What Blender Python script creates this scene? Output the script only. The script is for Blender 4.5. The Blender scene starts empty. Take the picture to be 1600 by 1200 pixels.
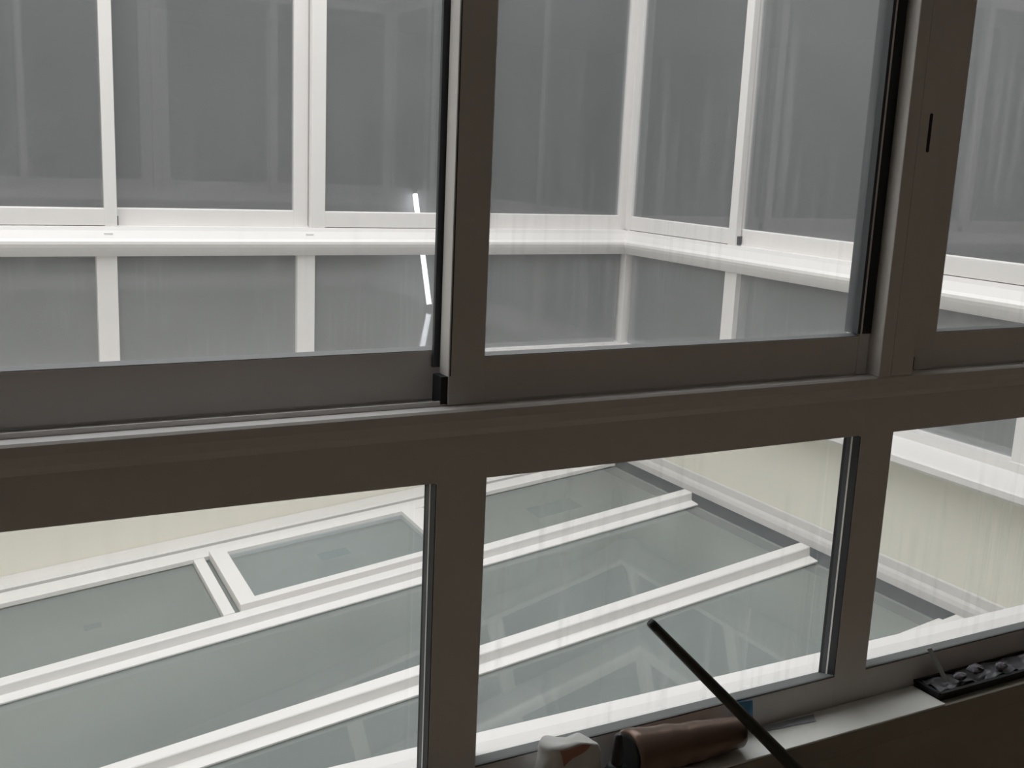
import bpy, bmesh, math, random
from mathutils import Vector, Matrix, noise
random.seed(7)
C = bpy.context.scene.collection
S = 1.2            # metres per drawing unit: the eye is the origin of the drawing, 1.5 m above the floor
EYE = 1.5
FY = 3.365         # far glass wall of the light well
RX = 2.32          # right glass wall
LX = -1.3          # left wall of the light well

def W(p): return Vector((p[0]*S, p[1]*S, p[2]*S + EYE))

# ------------------------------------------------------------------ camera, sky, exposure
cam_d = bpy.data.cameras.new('camera'); cam = bpy.data.objects.new('camera', cam_d); C.objects.link(cam)
yaw, pitch, roll, foc = 0.5046, -0.2055, 0.0443, 1719.3
fw = Vector((math.sin(yaw)*math.cos(pitch), math.cos(yaw)*math.cos(pitch), math.sin(pitch)))
rt = Vector((math.cos(yaw), -math.sin(yaw), 0)); up = rt.cross(fw)
r2 = math.cos(roll)*rt + math.sin(roll)*up; u2 = -math.sin(roll)*rt + math.cos(roll)*up
mw = Matrix((r2, u2, -fw)).transposed().to_4x4(); mw.translation = W((0, 0, 0)); cam.matrix_world = mw
cam_d.sensor_width = 36; cam_d.lens = foc/1600*36; cam_d.clip_start = .02
bpy.context.scene.camera = cam
w = bpy.data.worlds.new('overcast'); bpy.context.scene.world = w; w.use_nodes = True
nt = w.node_tree; bg = nt.nodes['Background']
tc = nt.nodes.new('ShaderNodeTexCoord'); sx = nt.nodes.new('ShaderNodeSeparateXYZ')
mr = nt.nodes.new('ShaderNodeMapRange'); mr.inputs[1].default_value = 0; mr.inputs[2].default_value = 1
mr.inputs[3].default_value = .35; mr.inputs[4].default_value = 1.0
nt.links.new(tc.outputs['Generated'], sx.inputs[0]); nt.links.new(sx.outputs[2], mr.inputs[0])
mx = nt.nodes.new('ShaderNodeVectorMath'); mx.operation = 'SCALE'; mx.inputs[0].default_value = (.98, .985, 1.0)
nt.links.new(mr.outputs[0], mx.inputs['Scale']); nt.links.new(mx.outputs[0], bg.inputs[0])
bg.inputs[1].default_value = 3.6           # overcast sky seen only from the open top of the light well
vs = bpy.context.scene.view_settings
vs.view_transform = 'Standard'; vs.look = 'None'; vs.exposure = 0.0; vs.gamma = 1.0; vs.use_curve_mapping = False

# ------------------------------------------------------------------ materials
def mat(name, col, rough=.5, metal=0, var=.0, vscale=8, stretch=(1, 1, 1), emit=None, bump=0):
    m = bpy.data.materials.new(name); m.use_nodes = True; n = m.node_tree; b = n.nodes['Principled BSDF']
    b.inputs['Base Color'].default_value = (*col, 1); b.inputs['Roughness'].default_value = rough; b.inputs['Metallic'].default_value = metal
    if emit: b.inputs['Emission Color'].default_value = (*emit[0], 1); b.inputs['Emission Strength'].default_value = emit[1]
    if var or bump:
        t = n.nodes.new('ShaderNodeTexCoord'); mp = n.nodes.new('ShaderNodeMapping'); mp.inputs['Scale'].default_value = stretch
        ns = n.nodes.new('ShaderNodeTexNoise'); ns.inputs['Scale'].default_value = vscale; ns.inputs['Detail'].default_value = 6
        n.links.new(t.outputs['Object'], mp.inputs[0]); n.links.new(mp.outputs[0], ns.inputs[0])
        if var:
            r = n.nodes.new('ShaderNodeMix'); r.data_type = 'RGBA'
            r.inputs[6].default_value = (*[c*(1-var) for c in col], 1); r.inputs[7].default_value = (*[min(1, c*(1+var)) for c in col], 1)
            n.links.new(ns.outputs[0], r.inputs[0]); n.links.new(r.outputs[2], b.inputs['Base Color'])
        if bump:
            bp = n.nodes.new('ShaderNodeBump'); bp.inputs['Strength'].default_value = bump; bp.inputs['Distance'].default_value = .004
            n.links.new(ns.outputs[0], bp.inputs['Height']); n.links.new(bp.outputs[0], b.inputs['Normal'])
    return m

def glass(name, tint, dust, dustcol, streak=0.0, sscale=(22, 22, .9), blotch=0.0, rough=.0, grime=0.0, refl=1.0, ior=1.5):
    """clear pane under a film of dust; dust scatters light to both sides, thicker in runs and blotches"""
    m = bpy.data.materials.new(name); m.use_nodes = True; n = m.node_tree; n.nodes.clear(); L = n.links.new
    def N(t, **k):
        x = n.nodes.new(t)
        for a, v in k.items(): setattr(x, a, v)
        return x
    def math_(op, a, b):
        x = N('ShaderNodeMath', operation=op)
        for i, v in enumerate((a, b)):
            if isinstance(v, (int, float)): x.inputs[i].default_value = v
            else: L(v, x.inputs[i])
        return x.outputs[0]
    out = N('ShaderNodeOutputMaterial')
    tr = N('ShaderNodeBsdfTransparent'); tr.inputs[0].default_value = (*tint, 1)
    gl = N('ShaderNodeBsdfGlossy'); gl.inputs[0].default_value = (refl, refl, refl, 1); gl.inputs['Roughness'].default_value = rough
    fr = N('ShaderNodeFresnel'); fr.inputs[0].default_value = ior
    ge = N('ShaderNodeNewGeometry')
    fac = math_('MULTIPLY', fr.outputs[0], math_('SUBTRACT', 1.0, ge.outputs['Backfacing']))
    m1 = N('ShaderNodeMixShader'); L(fac, m1.inputs[0]); L(tr.outputs[0], m1.inputs[1]); L(gl.outputs[0], m1.inputs[2])
    df = N('ShaderNodeBsdfDiffuse'); df.inputs[0].default_value = (*dustcol, 1)
    tl = N('ShaderNodeBsdfTranslucent'); tl.inputs[0].default_value = (*dustcol, 1)
    m2 = N('ShaderNodeMixShader'); m2.inputs[0].default_value = .5; L(df.outputs[0], m2.inputs[1]); L(tl.outputs[0], m2.inputs[2])
    t = N('ShaderNodeTexCoord')
    d = dust
    if blotch:
        nb = N('ShaderNodeTexNoise'); nb.inputs['Scale'].default_value = 2.6; nb.inputs['Detail'].default_value = 5; L(t.outputs['Object'], nb.inputs[0])
        rr = N('ShaderNodeMapRange'); rr.inputs[1].default_value = .35; rr.inputs[2].default_value = .7; L(nb.outputs[0], rr.inputs[0])
        d = math_('ADD', d, math_('MULTIPLY', rr.outputs[0], blotch))
    if streak:
        mp = N('ShaderNodeMapping'); mp.inputs['Scale'].default_value = sscale; L(t.outputs['Object'], mp.inputs[0])
        ns = N('ShaderNodeTexNoise'); ns.inputs['Scale'].default_value = 3; ns.inputs['Detail'].default_value = 4; L(mp.outputs[0], ns.inputs[0])
        rr = N('ShaderNodeMapRange'); rr.inputs[1].default_value = .52; rr.inputs[2].default_value = .78; L(ns.outputs[0], rr.inputs[0])
        nm = N('ShaderNodeTexNoise'); nm.inputs['Scale'].default_value = 3.1; nm.inputs['Detail'].default_value = 2; L(t.outputs['Object'], nm.inputs[0])
        rm = N('ShaderNodeMapRange'); rm.inputs[1].default_value = .42; rm.inputs[2].default_value = .62; L(nm.outputs[0], rm.inputs[0])
        d = math_('ADD', d, math_('MULTIPLY', math_('MULTIPLY', rr.outputs[0], rm.outputs[0]), streak))
    m3 = N('ShaderNodeMixShader')
    if isinstance(d, (int, float)): m3.inputs[0].default_value = d
    else: L(d, m3.inputs[0])
    L(m1.outputs[0], m3.inputs[1]); L(m2.outputs[0], m3.inputs[2]); L(m3.outputs[0], out.inputs[0])
    return m

ALU = mat('white_painted_aluminium', (.77, .745, .735), .38, var=.04, vscale=3)
CREAM = mat('cream_render', (.87, .845, .755), .8, var=.03, vscale=2.5, bump=.08)
BLACK = mat('black_rubber', (.012, .013, .016), .6)
SMOKE = mat('dark_grey_seal', (.05, .055, .065), .5)
GROUT = mat('grey_channel', (.10, .11, .115), .7, var=.2)
ROOMWALL = mat('room_plaster', (.53, .44, .35), .9, var=.05)
SILLWALL = mat('grey_cement_render', (.33, .31, .27), .9, var=.12, vscale=9, bump=.2)
FARWALL = mat('pale_grey_plaster', (.55, .55, .55), .9, var=.05)
FLOORM = mat('polished_grey_floor', (.45, .45, .45), .08, var=.08)
CEIL = mat('white_ceiling', (.6, .59, .57), .9)
SLAB = mat('white_marble_sill', (.82, .82, .79), .45, var=.06, vscale=12)
G_NEAR_UP = glass('dusty_glass', (.985, .99, .985), .03, (.85, .85, .86), streak=.04, blotch=.02)
G_NEAR_RUN = glass('streaked_glass', (.985, .99, .985), .03, (.86, .87, .88), streak=.14, sscale=(24, 24, .9), blotch=.02)
G_NEAR_LOW = glass('clean_lower_glass', (.98, .99, .985), .015, (.85, .86, .85), streak=.05, sscale=(16, 16, .8), blotch=.01)
G_NEAR_LOW_RUN = glass('streaked_lower_glass', (.98, .99, .985), .015, (.84, .87, .88), streak=.20, sscale=(18, 18, .9), blotch=.01)
G_FAR = glass('grey_film_glass', (.84, .85, .86), .20, (.76, .78, .80), streak=.05, blotch=.03, ior=1.7)
G_FAR_LOW = glass('film_and_reflection_glass_lower', (.84, .85, .86), .33, (.76, .78, .79), streak=.06, blotch=.05, ior=1.7)  # dust film, thickened to stand in for brighter reflections in the lower panes
G_ROOF = glass('dusty_roof_glass', (.86, .90, .91), .17, (.74, .78, .79), blotch=.05, rough=.02, ior=2.1)
BEADGREY = mat('grey_glazing_bead', (.14, .145, .15), .6)
SEALGREY = mat('grey_seal', (.17, .175, .18), .5)

# ------------------------------------------------------------------ mesh builder
class MB:
    def __init__(s): s.v = []; s.f = []; s.sm = []
    def add(s, vs, fs, smooth=False):
        k = len(s.v); s.v += [tuple(q) for q in vs]; s.f += [tuple(i+k for i in f) for f in fs]; s.sm += [smooth]*len(fs)
        return s
    def box(s, x0, x1, y0, y1, z0, z1, M=None):
        P = [(x, y, z) for x in (x0, x1) for y in (y0, y1) for z in (z0, z1)]
        if M: P = [M(*p) for p in P]
        return s.add(P, [(0, 1, 3, 2), (4, 6, 7, 5), (0, 4, 5, 1), (2, 3, 7, 6), (0, 2, 6, 4), (1, 5, 7, 3)])
    def prism(s, pts, a, b, put):
        """pts: closed 2-D outline, swept from a to b; put(t, p, q) gives the point"""
        n = len(pts)
        P = [put(a, *p) for p in pts] + [put(b, *p) for p in pts]
        return s.add(P, [tuple(range(n))[::-1], tuple(range(n, 2*n))] + [(i, (i+1) % n, n+(i+1) % n, n+i) for i in range(n)])
    def tube(s, pts, rads, n=16, cap=True):
        P = []; F = []
        for i, p in enumerate(pts):
            p = Vector(p); d = (Vector(pts[min(i+1, len(pts)-1)])-Vector(pts[max(i-1, 0)])).normalized()
            a = d.orthogonal().normalized() if i == 0 else (a-d*a.dot(d)).normalized()
            b = d.cross(a)
            for k in range(n):
                t = 2*math.pi*k/n; P.append(p+(a*math.cos(t)+b*math.sin(t))*rads[i])
        for i in range(len(pts)-1):
            for k in range(n): F.append((i*n+k, i*n+(k+1) % n, (i+1)*n+(k+1) % n, (i+1)*n+k))
        s.add(P, F, True)
        if cap:
            k0 = len(s.v)-len(P); m = len(pts)-1
            s.f += [tuple(k0+k for k in range(n))[::-1], tuple(k0+m*n+k for k in range(n))]; s.sm += [False, False]
        return s
    def build(s, name, m, parent=None, bevel=0, label=None, base=None):
        bm = bmesh.new()
        root = parent
        while root is not None and root.parent is not None: root = root.parent
        P = [W(q) for q in s.v]
        if parent is None:
            xs, ys, zs = zip(*P); o = Vector(((min(xs)+max(xs))/2, (min(ys)+max(ys))/2, min(zs))) if base is None else W(base)
        else: o = root.location.copy()
        V = [bm.verts.new(q-o) for q in P]
        for f, sm in zip(s.f, s.sm):
            try: F = bm.faces.new([V[i] for i in f]); F.smooth = sm
            except ValueError: pass
        bmesh.ops.recalc_face_normals(bm, faces=bm.faces)
        me = bpy.data.meshes.new(name); bm.to_mesh(me); bm.free(); me.materials.append(m)
        ob = bpy.data.objects.new(name, me); C.objects.link(ob)
        if parent is None: ob.location = o
        else: ob.parent = parent
        if bevel:
            b = ob.modifiers.new('bevel', 'BEVEL'); b.width = bevel*S; b.segments = 2; b.limit_method = 'ANGLE'; b.angle_limit = .6; b.harden_normals = False
        if label: ob['label'] = label
        return ob
def box(*a, M=None): return MB().box(*a, M=M)
def thing(name, label, cat, base, group=None, kind=None):
    o = bpy.data.objects.new(name, None); C.objects.link(o); o.location = W(base); o.empty_display_size = .1
    return tag(o, label, cat, group, kind)
def tag(o, label, cat, group=None, kind=None):
    o['label'] = label; o['category'] = cat
    if group: o['group'] = group
    if kind: o['kind'] = kind
    return o
def struct(o, label, cat): return tag(o, label, cat, kind='structure')

# ------------------------------------------------------------------ shell of the light well and the rooms round it
struct(box(LX-.06, RX+.06, FY, FY+.06, -2.6, -.735).build('wall_far', CREAM), 'cream wall of the light well below the far window band', 'wall')
struct(box(RX, RX+.06, .96, FY, -2.6, -.735).build('wall_right', CREAM), 'cream wall of the light well below the right window band', 'wall')
struct(box(LX-.06, LX, 1.0, FY, -2.6, 1.0).build('wall_left', CREAM), 'cream blank wall closing the light well on the left', 'wall')
struct(MB().box(LX-.06, RX, .985, 1.03, -2.6, -.735).build('wall_near_outer', CREAM), 'cream outer wall of the light well below the nearest window', 'wall')
struct(box(-2.2, 2.6, .9067, .965, -1.25, -.73).build('wall_front', SILLWALL), 'dark grey rendered wall below the nearest window sill', 'wall')
def upper(nm, a, lab): struct(box(*a).build(nm, CREAM), lab, 'wall')
upper('wall_far_upper', (LX-.06, RX+.06, FY, FY+.06, .80, 1.30), 'cream wall above the far window band')
upper('wall_right_upper', (RX, RX+.06, .96, FY, .80, 1.30), 'cream wall above the right window band')
upper('wall_near_upper', (LX-.06, RX, .955, 1.0, .80, 1.30), 'cream wall above the nearest window')
upper('wall_left_upper', (LX-.06, LX, 1.0, FY, 1.0, 1.30), 'cream wall above the blank left wall')
# room where the camera stands
struct(box(-2.2, 2.6, -2.6, .907, -1.29, -1.25).build('floor', ROOMWALL), 'grey floor of the room in front of the nearest window', 'floor')
struct(box(-2.2, 2.6, -2.6, .955, .90, .94).build('ceiling', CEIL), 'white ceiling of the room in front of the nearest window', 'ceiling')
struct(box(-2.2, 2.6, -2.66, -2.6, -1.25, .90).build('wall_back', ROOMWALL), 'plain wall behind the camera', 'wall')
struct(box(-2.26, -2.2, -2.6, .965, -1.25, .90).build('wall_room_left', ROOMWALL), 'plain left wall of the near room', 'wall')
struct(box(2.6, 2.66, -2.6, .965, -1.25, .90).build('wall_room_right', ROOMWALL), 'plain right wall of the near room', 'wall')
struct(box(-2.2, LX-.06, .90, .96, -.73, .90).build('wall_front_left', ROOMWALL), 'plain wall left of the nearest window', 'wall')
struct(box(RX, 2.6, .90, .96, -.73, .90).build('wall_front_right', ROOMWALL), 'plain wall right of the nearest window', 'wall')
struct(box(-2.2, 2.6, .90, .955, .80, .90).build('wall_front_top', ROOMWALL), 'plain wall above the nearest window, inside', 'wall')
# rooms behind the far and right glass
struct(MB().box(-2.6, 6.0, FY+.06, 8.4, -1.29, -1.25).box(RX+.06, 6.0, .96, FY+.06, -1.29, -1.25).build('floor_far', FLOORM), 'polished grey floor behind the far and right glass', 'floor')
struct(MB().box(-2.6, 6.0, FY+.0, 8.4, .90, .94).box(RX+.0, 6.0, .96, FY+.0, .90, .94).build('ceiling_far', CEIL), 'white ceiling behind the far and right glass', 'ceiling')
struct(box(-2.6, 6.0, 8.4, 8.46, -1.25, .90).build('wall_far_back', FARWALL), 'pale grey back wall of the room across the light well', 'wall')
struct(box(-2.66, -2.6, FY, 8.4, -1.25, .90).build('wall_far_left', FARWALL), 'pale grey left wall of the room across the light well', 'wall')
struct(box(-2.6, LX-.06, FY, FY+.06, -1.25, .90).build('wall_far_front', FARWALL), 'pale grey wall beside the far window band', 'wall')
struct(box(6.0, 6.06, .96, 8.4, -1.25, .90).build('wall_right_back', FARWALL), 'pale grey back wall of the room behind the right glass', 'wall')
struct(box(RX+.28, 6.0, .90, .96, -1.25, .90).build('wall_right_end', FARWALL), 'pale grey end wall of the room behind the right glass', 'wall')
# storey under the roof light
struct(box(LX-.06, RX+.06, 1.0, FY+.06, -2.64, -2.6).build('floor_lower', mat('dark_floor', (.12, .13, .14), .7, var=.2, vscale=2)), 'grey floor of the storey below the roof light', 'floor')

# ------------------------------------------------------------------ window bands
MN = lambda s, o, z: (s, 1+o, z)
MF = lambda s, o, z: (s, FY-o, z)
MR = lambda s, o, z: (RX-o, s, z)
ZB, ZT = -.668, -.338        # lower fixed panes
TRANSOM = [(-.035, -.327), (-.035, -.280), (-.041, -.272), (-.043, -.262), (-.043, -.253), (-.041, -.2505), (.036, -.2505), (.040, -.262),
           (.052, -.284), (.060, -.292), (.0605, -.300), (.056, -.310), (.048, -.320), (.038, -.330), (.028, -.337), (.010, -.338), (-.012, -.333)]
BOTTOM = [(-.035, -.700), (-.035, -.657), (-.033, -.655), (-.010, -.662), (.010, -.668), (.030, -.670), (.030, -.692), (.110, -.7105), (.118, -.7125), (.121, -.717),
          (.1205, -.733), (.112, -.741), (.030, -.748), (.020, -.735), (-.012, -.735), (-.012, -.700)]
HEAD = [(-.043, .80), (-.043, .745), (.036, .745), (.040, .80)]

def band(win, M, s0, s1, end_gap=0.0):
    a, b = s0+end_gap, s1-end_gap
    MB().prism(TRANSOM, a, b, lambda t, o, z: M(t, o, z)).build('transom', ALU, win)
    MB().prism(BOTTOM, a, b, lambda t, o, z: M(t, o, z)).build('bottom_rail', ALU, win)
    MB().prism(HEAD, a, b, lambda t, o, z: M(t, o, z)).build('head_rail', ALU, win)
    if M is MN:
        MB().prism([(-.0346, -.6690), (-.0346, -.6546), (-.0325, -.6540), (-.0100, -.6612), (-.0040, -.6632), (-.0040, -.6690)], a, b, lambda t, o, z: M(t, o, z)).build('glazing_bead', BEADGREY, win)
    for o in (-.022, .008): box(a, b, o-.0012, o+.0012, -.2506, -.2455, M=M).build('track_rib', ALU, win)
def pane(win, M, s0, s1, z0, z1, o, g, name='glass_pane', parent=None):
    return box(s0, s1, o-.0022, o+.0022, z0, z1, M=M).build(name, g, parent or win)
def sash(win, M, s0, s1, o0, o1, z0, z1, lo, wl, wr, g, th=.05, bead_side=-1, bead=None):
    bead = bead or SEALGREY
    """sash frame mesh; its pane and bead are sub-parts"""
    mb = MB()
    mb.box(s0, s0+wl, o0, o1, z0, z1, M=M); mb.box(s1-wr, s1, o0, o1, z0, z1, M=M)
    mb.box(s0+wl-.0005, s1-wr+.0005, o0+.0006, o1-.0006, z0+.002, lo, M=M); mb.box(s0+wl-.0005, s1-wr+.0005, o0+.0006, o1-.0006, z1-th, z1, M=M)
    f = mb.build('sash', ALU, win, bevel=.0012)
    om = (o0+o1)/2
    pane(win, M, s0+wl-.004, s1-wr+.004, lo-.004, z1-th+.004, om, g, parent=f)
    oe = o0+.001 if bead_side < 0 else o1-.001
    MB().prism([(oe, lo-.001), (oe, lo+.0003), (om+bead_side*.0024, lo+.003), (om+bead_side*.0024, lo-.001)], s0+wl, s1-wr, lambda t, o, z: M(t, o, z)).build('glazing_bead', bead, f)
    return f

# ---- nearest window (seen from inside, against the light)
win1 = struct(thing('window_1', 'nearest window with dark backlit frame, sliding sashes above fixed lower panes', 'window', (.5, 1, -.70)), 'nearest window with dark backlit frame, sliding sashes above fixed lower panes', 'window')
band(win1, MN, LX-.06, RX)
NM = [1.654, 1.0665, .480, -.107, -.694]
for c in NM:
    MB().box(c-.0285, c+.0285, -.0352, -.014, -.6995, -.300, M=MN).box(c+.0135, c+.0270, -.0145, .016, -.668, -.335, M=MN).box(c+.0268, c+.0455, .0032, .0159, -.668, -.335, M=MN).build('mullion', ALU, win1, bevel=.0012)
    MB().box(c-.0288, c-.012, -.0145, -.0065, -.664, -.330, M=MN).build('gasket', BLACK, win1)
    box(c-.0292, c-.0283, -.0345, -.0225, -.663, -.3285, M=MN).build('side_seal', BLACK, win1)
    box(c-.0294, c-.0283, -.0225, -.0198, -.663, -.3285, M=MN).build('side_bead', ALU, win1)
    box(c-.0292, c-.0283, -.0198, -.0120, -.663, -.3285, M=MN).build('side_seal', SMOKE, win1)
edges = [RX] + NM + [LX]
for i in range(len(edges)-1):
    pane(win1, MN, edges[i+1]+.006, edges[i]-.006, ZB+.004, ZT+.004, .0, G_NEAR_LOW_RUN if i < 3 else G_NEAR_LOW)
# right-hand mullion post with lock jamb
def post(c0):
    p = MB().box(c0, c0+.0207, -.045, -.003, -.2505, .748, M=MN).box(c0+.033, c0+.054, -.0045, .030, -.2505, .748, M=MN).box(c0+.052, c0+.0792, -.0225, -.0045, -.2505, .748, M=MN).build('post', ALU, win1, bevel=.0012)
    j = MB().box(c0+.0217, c0+.060, -.044, -.004, -.2505, .748, M=MN).build('lock_jamb', ALU, win1, bevel=.001)
    MB().prism([(c0+.0395+.0024*math.cos(t), .047+(.0205 if math.sin(t) >= 0 else -.0205)+.0024*math.sin(t)) for t in [2*math.pi*(k+.5)/16 for k in range(16)]],
               -.0446, -.035, lambda t, a, z: MN(a, t, z)).build('lock_slot_shade', BLACK, j)  # black plug standing proud; the shade inside the slot is put into its colour
    box(c0+.0207, c0+.0217, -.040, -.004, -.2505, .748, M=MN).build('groove', BLACK, p)
    return p
post(1.046); post(-.154)
# sashes: left one in the outer track, middle and right ones in the inner track
fl = sash(win1, MN, -.094, .500, .004, .028, -.2504, .745, -.1986, .041, .0255, G_NEAR_UP)
box(.4600, .4705, -.0005, .004, -.215, .745, M=MN).build('interlock_seal', SMOKE, fl)
fm = sash(win1, MN, .4655, 1.0445, -.025, -.003, -.2504, .745, -.2015, .0405, .018, G_NEAR_RUN)
box(.4668, .4679, -.0255, -.020, -.2200, .745, M=MN).build('groove', SMOKE, fm)
box(.4580, .4654, -.024, -.004, -.2485, -.2205, M=MN).build('end_cap', BLACK, fm)
box(1.0215, 1.0262, -.0262, -.004, -.1985, .74, M=MN).build('glazing_seal', SMOKE, fm)
box(1.0262, 1.0290, -.0264, -.004, -.1985, .74, M=MN).build('glazing_bead', ALU, fm)
box(1.0290, 1.0445, -.0262, -.004, -.1985, .74, M=MN).build('glazing_seal', BLACK, fm)
fr_ = sash(win1, MN, 1.1265, 1.70, -.025, -.003, -.2504, .745, -.2015, .0375, .0405, G_NEAR_RUN)
box(1.1222, 1.1264, -.027, -.004, -.2485, -.232, M=MN).build('end_cap', BLACK, fr_)
sash(win1, MN, 1.665, 2.31, .004, .028, -.2485, .745, -.1986, .041, .041, G_NEAR_UP)
sash(win1, MN, -.70, -.156, -.025, -.003, -.2485, .745, -.2015, .041, .041, G_NEAR_UP)
sash(win1, MN, LX+.005, -.665, .004, .028, -.2485, .745, -.1986, .041, .041, G_NEAR_UP)

# ---- far and right bands (seen from outside)
def sash_out(win, M, s0, s1, o0, o1, wl, wr):
    return sash(win, M, s0, s1, o0, o1, -.2506, .745, -.202, wl, wr, G_FAR, bead_side=1, bead=ALU)
win2 = struct(thing('window_2', '', '', (.5, FY, -.70)), 'far white window band across the light well', 'window')
band(win2, MF, LX, RX+.036)
FM = [-.098, .496, 1.090, 1.690]
for c in FM: MB().box(c-.0285, c+.0285, -.03, .022, -.690, -.330, M=MF).build('mullion', ALU, win2, bevel=.0012)
e = [LX+.03] + FM + [RX-.02]
for i in range(len(e)-1): pane(win2, MF, e[i]+.02, e[i+1]-.02, -.675, -.332, .0, G_FAR_LOW)
for c0, c1, c2 in ((-.096, .509, 1.099), (1.101, 1.699, 2.296)):
    f = sash_out(win2, MF, c0, c1+.0175, .010, .032, .046, .035)
    g = sash_out(win2, MF, c1-.0165, c2, -.018, .007, .030, .046 if c2 < 2 else .030)
    box(c1+.0175, c1+.0215, .008, .024, -.2485, -.222, M=MF).build('end_cap', SMOKE, g)
sash_out(win2, MF, LX+.005, -.098, -.018, .007, .046, .046)
for c in (-.097, 1.100): box(c-.02, c+.02, -.03, .004, -.2505, .748, M=MF).build('post', ALU, win2)
for c in (.499, 1.093, 1.70): box(c-.012, c+.012, .043, .047, -.279, -.268, M=MF).build('drain_cap', ALU, win2, bevel=.0008)

win3 = struct(thing('window_3', '', '', (RX, 2.2, -.70)), 'right white window band of the light well', 'window')
band(win3, MR, 1.0, FY+.036)
RM = [1.080, 1.635, 2.190, 2.750]
for c in RM: MB().box(c-.0285, c+.0285, -.03, .022, -.690, -.330, M=MR).build('mullion', ALU, win3, bevel=.0012)
e = [1.0] + RM + [FY-.02]
for i in range(len(e)-1): pane(win3, MR, e[i]+.02, e[i+1]-.02, -.675, -.332, .0, G_FAR_LOW)
f = sash_out(win3, MR, 2.7305, 3.342, .010, .032, .035, .030)
g = sash_out(win3, MR, 2.192, 2.764, -.018, .007, .046, .030)
box(2.7265, 2.7305, .008, .024, -.2485, -.222, M=MR).build('end_cap', SMOKE, g)
sash_out(win3, MR, 1.60, 2.190, .010, .032, .035, .046)
sash_out(win3, MR, 1.01, 1.634, -.018, .007, .046, .030)
box(2.17, 2.21, -.03, .004, -.2505, .748, M=MR).build('post', ALU, win3)
# post in the corner where the two bands meet
struct(MB().box(RX-.026, RX+.035, FY-.026, FY+.035, -.2505, .748).box(RX-.026, RX+.035, FY-.026, FY+.035, -.692, -.337).build('trim_1', ALU, bevel=.0015), 'white corner post between the far and right window bands', 'post')

# ------------------------------------------------------------------ roof light over the storey below
SL = .125
def zp(x): return -1.100 + SL*(x-RX)
sky = thing('skylight', 'sloping glass roof with white bars at the bottom of the light well', 'skylight', (.5, 2.2, zp(.5)))
def zq(x, y): return zp(x) + .021*(RX-x)*max(0, y-2.85)/.4      # the top row of the roof twists up a little towards the far wall
def along(pts, x0, x1): # (y, height over the glass) outline swept along x
    return MB().prism(pts, x0, x1, lambda t, y, h: (t, y, zq(t, y)+h))
XE = 2.238
rows = [1.13, 1.69, 2.245, 2.80]
for y in rows:
    along([(y-.056, .002), (y-.056, .007), (y-.021, .010), (y-.019, .034), (y-.016, .037), (y+.020, .037), (y+.023, .034), (y+.024, .009), (y+.070, .007), (y+.070, .002)], LX+.01, XE).build('glazing_bar', ALU, sky, bevel=.001)
for i, (y0, y1) in enumerate(zip([1.03]+rows, rows)):
    along([(y0+.01, -.006), (y0+.01, 0), (y1-.005, 0), (y1-.005, -.006)], LX+.01, XE-.004).build('glass_pane', G_ROOF, sky)
# far row: panes, cross bars and the opening hatch
y0, y1 = rows[-1]+.01, 3.235
for x0, x1 in ((LX+.01, .03), (.06, .700), (.742, 1.43), (1.47, XE-.004)):
    along([(y0, -.006), (y0, 0), (y1, 0), (y1, -.006)], x0, x1).build('glass_pane', G_ROOF, sky)
for x in (.045, .720, 1.448):
    along([(y0+.06, -.006), (y0+.06, .014), (y1+.01, .014), (y1+.01, -.006)], x-.016, x+.016).build('cross_bar', ALU, sky, bevel=.001)
def hatch(x0, x1):
    ya, yb, hw = 2.872, 3.245, .048
    h = MB()
    for q in ((x0, x0+hw, ya, yb), (x1-hw, x1, ya, yb)):
        h.prism([(q[2], .004), (q[2], .030), (q[3], .030), (q[3], .004)], q[0], q[1], lambda t, y, k: (t, y, zq(t, y)+k))
    for q in ((ya, ya+.030), (yb-.035, yb)):
        h.prism([(q[0], .0045), (q[0], .0295), (q[1], .0295), (q[1], .0045)], x0+hw-.001, x1-hw+.001, lambda t, y, k: (t, y, zq(t, y)+k))
    f = h.build('hatch_frame', ALU, sky, bevel=.001)
    along([(ya+.028, .014), (ya+.028, .018), (yb-.033, .018), (yb-.033, .014)], x0+hw-.003, x1-hw+.003).build('glass_pane', G_ROOF, f)
hatch(.752, 1.425)
# head frame and upstand along the far wall, gutter and flashing along the right wall
along([(3.238, .002), (3.238, .016), (3.294, .020), (3.294, -.010)], LX+.01, XE).build('head_frame', ALU, sky, bevel=.001)
along([(3.308, -.010), (3.308, .022), (3.316, .026), (3.345, .030), (FY-.004, .034), (FY-.001, .034), (FY-.001, -.010)], LX+.01, RX-.002).build('upstand_flashing', ALU, sky, bevel=.001)
MB().prism([(XE-.002, -.045), (XE-.002, -.018), (RX-.010, -.006), (RX-.010, -.045)], 1.04, 3.31, lambda t, x, h: (x, t, -1.10+h)).build('gutter', GROUT, sky)
MB().prism([(RX-.014, -.05), (RX-.014, .014), (RX-.011, .026), (RX-.006, .034), (RX-.0055, .058), (RX-.001, .062), (RX-.001, -.05)], 1.04, 3.35, lambda t, x, h: (x, t, -1.10+h)).build('side_flashing', ALU, sky, bevel=.0012)

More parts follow.
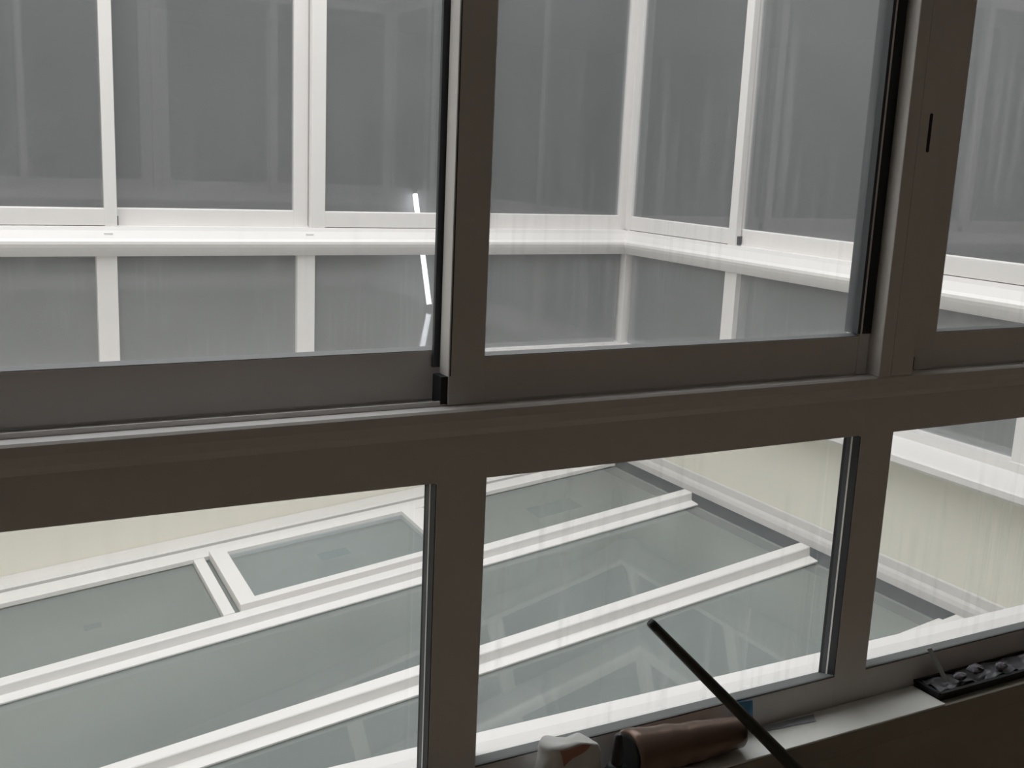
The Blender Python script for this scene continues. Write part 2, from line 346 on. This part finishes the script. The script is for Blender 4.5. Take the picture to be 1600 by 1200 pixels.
# ------------------------------------------------------------------ inner sill and what lies on it
sill = struct(box(-2.2, 2.6, .9065, .9645, -.730, -.7015).build('trim_2', SILLWALL, bevel=.0008), 'rough grey ledge under the nearest window', 'sill')
sl = tag(box(.56, 1.190, .9068, .9640, -.7015, -.6985).build('sill_slab', SLAB, bevel=.001), 'pale stone slab lying on the ledge under the window', 'slab')
tag(MB().add([(.905, .951, -.6982), (.990, .943, -.6980), (1.000, .958, -.6981), (.912, .962, -.6982), (.905, .951, -.6976), (.990, .943, -.6975), (1.000, .958, -.6976), (.912, .962, -.6977)],
    [(0, 3, 2, 1), (4, 5, 6, 7), (0, 1, 5, 4), (1, 2, 6, 5), (2, 3, 7, 6), (3, 0, 4, 7)]).build('tape_strip', mat('grey_tape', (.36, .38, .42), .4)), 'flat bluish grey strip on the pale slab right of the dark stick', 'tape')

# dark tapered stick
A = Vector((.742, .978, -.534)); B = Vector((.893, .893, -.700)); D = (B-A)
Bt = A + D*((1.243-.534)/.166)
st = thing('stick', 'dark tapered stick leaning across the sill against the middle lower pane', 'stick', Bt)
ts = [0, .04, .5, 1, 2, 3, 4.27]
MB().tube([A+D*t for t in ts], [.0054, .0058, .0068, .0080, .0092, .0102, .011], 18).build('shaft', mat('dark_stained_wood', (.030, .030, .022), .5, var=.25, vscale=30, stretch=(1, 1, .2)), st)
MB().tube([A-D*.012, A+D*.0, A+D*.045], [.0046, .0056, .0058], 18).build('end_ferrule', BLACK, st)

# brown roll lying on the slab
def lathe_x(prof, c, axis, n=28):
    return MB().tube([Vector(c)+Vector(axis)*t for t, r in prof], [r for t, r in prof], n)
ROLL = mat('brown_foil_paper', (.17, .11, .085), .28, metal=.4, var=.45, vscale=14, stretch=(.5, 3, 3), bump=.25)
rl = thing('roll', 'shiny brown roll lying on the sill left of the dark stick', 'roll', (.775, .93, -.6985))
rc = (.688, .9325, -.6685); ax = Vector((.998, .02, -.055)).normalized()
prof = [(0, .0270), (.003, .0298)] + [(.01+.012*i, .0298-.0098*(i/12)**.8+.0007*math.sin(i*1.9)+.0004*math.sin(i*5)) for i in range(13)] + [(.164, .0192), (.167, .0172)]
lathe_x(prof, rc, ax).build('wrapped_sheet', ROLL, rl)
lathe_x([(-.0025, .0225), (-.0015, .0245), (.005, .0245), (.05, .0115), (.168, .0115), (.169, .010)], rc, ax, 20).build('core_hollow_shade', mat('hollow_shade', (.008, .008, .008), 1.0), rl)  # capped solid; shade of the roll's hollow end is painted in near-black

# black nozzle standing left of the roll
nz = thing('nozzle_bottle', 'small black bottle with narrow cap left of the brown roll', 'bottle', (.663, .918, -.6985))
nb = Vector((.663, .918, -.6985))
MB().tube([nb+Vector((0, 0, h)) for h in (0, .002, .024, .031, .035)], [.0130, .0145, .0145, .0115, .0070], 20).build('body', BLACK, nz)
MB().tube([nb+Vector((0, 0, h)) for h in (.034, .036, .052, .068, .071)], [.0066, .0068, .0060, .0048, .003], 18).build('cap', mat('black_plastic', (.02, .02, .022), .3), nz)

# crumpled pale plastic bag with a brown triangle print
bagm = mat('milky_plastic', (.66, .65, .64), .35, var=.08)
def crumple(p, k, amp): return noise.noise_vector(Vector(p)*k)*amp
bg_ = thing('plastic_bag', 'crumpled milky plastic bag with a brown triangle, left end of the sill', 'bag', (.612, .935, -.6985))
def bag_pt(u, v): # u round, v up
    a = 2*math.pi*u; top = .070-.014*math.cos(a) if False else .068
    r = .5*(1-.35*v**3)
    x = .610 + .042*math.copysign(abs(math.cos(a))**.6, math.cos(a))*(1-.22*v**2); y = .9365 + .021*math.copysign(abs(math.sin(a))**.6, math.sin(a))*(1-.30*v)
    z = -.6982 + top*v*(1-.14*max(0, math.cos(a)))
    return Vector((x, y, z)) + crumple((x, y*1.5, z), 38, .006*min(1, v*3))
mb = MB(); nu, nv = 40, 14
P = [bag_pt(i/nu, j/nv) for j in range(nv+1) for i in range(nu)]
F = [(j*nu+i, j*nu+(i+1) % nu, (j+1)*nu+(i+1) % nu, (j+1)*nu+i) for j in range(nv) for i in range(nu)]
P.append(Vector((.611, .937, -.6335))); k = len(P)-1
F += [(nv*nu+i, nv*nu+(i+1) % nu, k) for i in range(nu)]
mb.add(P, F, True); bag = mb.build('bag_film', bagm, bg_)
tri = []
for (uu, vv) in ((.66, .985), (.785, .985), (.72, .70), ): tri.append((uu, vv))
n_ = 8; P = []; F = []; idx = {}
for i in range(n_+1):
    for j in range(n_+1-i):
        a = i/n_; b = j/n_; q0, q1, q2 = [Vector(t) for t in tri]; q = q0+(q1-q0)*a+(q2-q0)*b
        c = bag_pt(q[0], q[1]); e1 = bag_pt(q[0]+.01, q[1])-c; e2 = bag_pt(q[0], q[1]+.02)-c; nn = e1.cross(e2).normalized()
        if nn.y > 0: nn = -nn
        idx[i, j] = len(P); P.append(c+nn*.0020)
for i in range(n_):
    for j in range(n_-i):
        F.append((idx[i, j], idx[i+1, j], idx[i, j+1]))
        if i+j < n_-1: F.append((idx[i+1, j], idx[i+1, j+1], idx[i, j+1]))
MB().add(P, F, True).build('printed_triangle', mat('brown_print', (.40, .19, .14), .5), bg_)

# blue scrap on the bottom rail
P = []; F = []; nx, nz_ = 7, 9
for side in (0, 1):
    for i in range(nx+1):
        for j in range(nz_+1):
            a = i/nx; b = j/nz_
            x = .868+.027*a+.004*b*b; z = -.6550-.043*b*(.55+.45*a)-.002*a
            y = .9615-.0012-.004*b-.006*abs(math.sin(a*5+b*3))*b
            P.append((x, y+(.0007 if side else 0), z))
K = (nx+1)*(nz_+1)
for i in range(nx):
    for j in range(nz_):
        q = (i*(nz_+1)+j, (i+1)*(nz_+1)+j, (i+1)*(nz_+1)+j+1, i*(nz_+1)+j+1); F += [q, tuple(K+t for t in q[::-1])]
tag(MB().add(P, F, True).build('blue_tape', mat('blue_plastic_tape', (.07, .27, .48), .4, var=.35, vscale=30)), 'scrap of blue tape stuck to the bottom rail beside the stick', 'tape')

# black tray with crumpled film and rubble
tr = thing('tray', 'shallow black plastic tray at the right end of the window ledge', 'tray', (1.33, .93, -.7015))
t = MB(); x0, x1, ya, yb, z0, z1 = 1.192, 1.500, .919, .9635, -.7015, -.6895
t.box(x0+.004, x1-.004, ya+.004, yb-.004, z0, z0+.003)
for a in ((x0, x0+.0035, ya, yb), (x1-.0035, x1, ya, yb), (x0+.003, x1-.003, ya, ya+.0035), (x0+.003, x1-.003, yb-.0035, yb)): t.box(a[0], a[1], a[2], a[3], z0, z1)
t.build('pan', BLACK, tr, bevel=.0006)
MB().box(x0-.002, x1+.002, ya-.0022, ya+.001, z1-.003, z1).box(x0-.002, x0+.001, ya-.002, yb, z1-.003, z1).build('rim', BLACK, tr)
film = mat('clear_film', (.15, .15, .165), .3, var=.35, vscale=25)
nx, ny = 60, 14; P = []; F = []
for side in (0, 1):
    for i in range(nx+1):
        for j in range(ny+1):
            x = x0+.006+(x1-x0-.012)*i/nx; y = ya+.006+(yb-ya-.012)*j/ny
            h = noise.noise(Vector((x*26, y*40, 3)))*.011+noise.noise(Vector((x*75, y*90, 1)))*.006
            P.append((x, y, max(-.6975, -.6905+h*.8)-(.0008 if side else 0)))
K = (nx+1)*(ny+1)
for i in range(nx):
    for j in range(ny):
        q = (i*(ny+1)+j, (i+1)*(ny+1)+j, (i+1)*(ny+1)+j+1, i*(ny+1)+j+1); F += [q, tuple(K+t_ for t_ in q[::-1])]
tag(MB().add(P, F, True).build('crumpled_film', film), 'crumpled clear film filling the black tray', 'film')
sp = MB()
sp.prism([(-.0045, 0), (.0045, 0), (.004, .0016), (-.004, .0016)], 0, 1, lambda t, a, b: (1.217+.010*(1-t)-.004*t+a, .938+.0245*t+b, -.689+.042*t))
tag(sp.build('spatula_blade', mat('pale_plastic', (.42, .44, .45), .4)), 'pale flat stick leaning from the black tray against the rail', 'stick')
for i, (x, y, r) in enumerate(((1.248, .934, .007), (1.287, .940, .0085), (1.330, .932, .007))):
    P = []; F = []; nu, nv = 10, 6
    for j in range(nv+1):
        for k in range(nu):
            th = math.pi*j/nv; ph = 2*math.pi*k/nu
            d = Vector((math.sin(th)*math.cos(ph)*1.6, math.sin(th)*math.sin(ph), math.cos(th)*.7)); d *= 1+.35*noise.noise(d*2+Vector((i*3, 0, 0)))
            P.append(Vector((x, y, -.6825))+d*r)
    F = [(j*nu+k, j*nu+(k+1) % nu, (j+1)*nu+(k+1) % nu, (j+1)*nu+k) for j in range(nv) for k in range(nu)]
    tag(MB().add(P, F, False).build('rubble_lump', mat('grey_mortar', (.16, .15, .17), .8, var=.3)), ('small grey lump nearest the left end of the black tray', 'larger grey lump in the middle of the black tray', 'dark grey lump farther right in the black tray')[i], 'rubble', 'lumps in the black tray')

# ------------------------------------------------------------------ lit tube standing in the room across the well
tb = thing('fluorescent_tube', 'lit white fluorescent tube standing on the floor across the light well', 'lamp', (3.655, 8.06, -1.25))
T0, T1 = Vector((3.655, 8.05, -1.235)), Vector((3.635, 8.36, -.33)); dv = (T1-T0)
MB().tube([T0+dv*t for t in (.02, .5, .98)], [.0205]*3, 14).build('glass_tube', mat('lit_tube', (.9, .9, .9), .4, emit=((.95, .95, 1.0), 5)), tb)
for t in ((-.012, .022), (.978, 1.012)): MB().tube([T0+dv*t[0], T0+dv*t[1]], [.021, .021], 14).build('end_cap', ALU, tb)
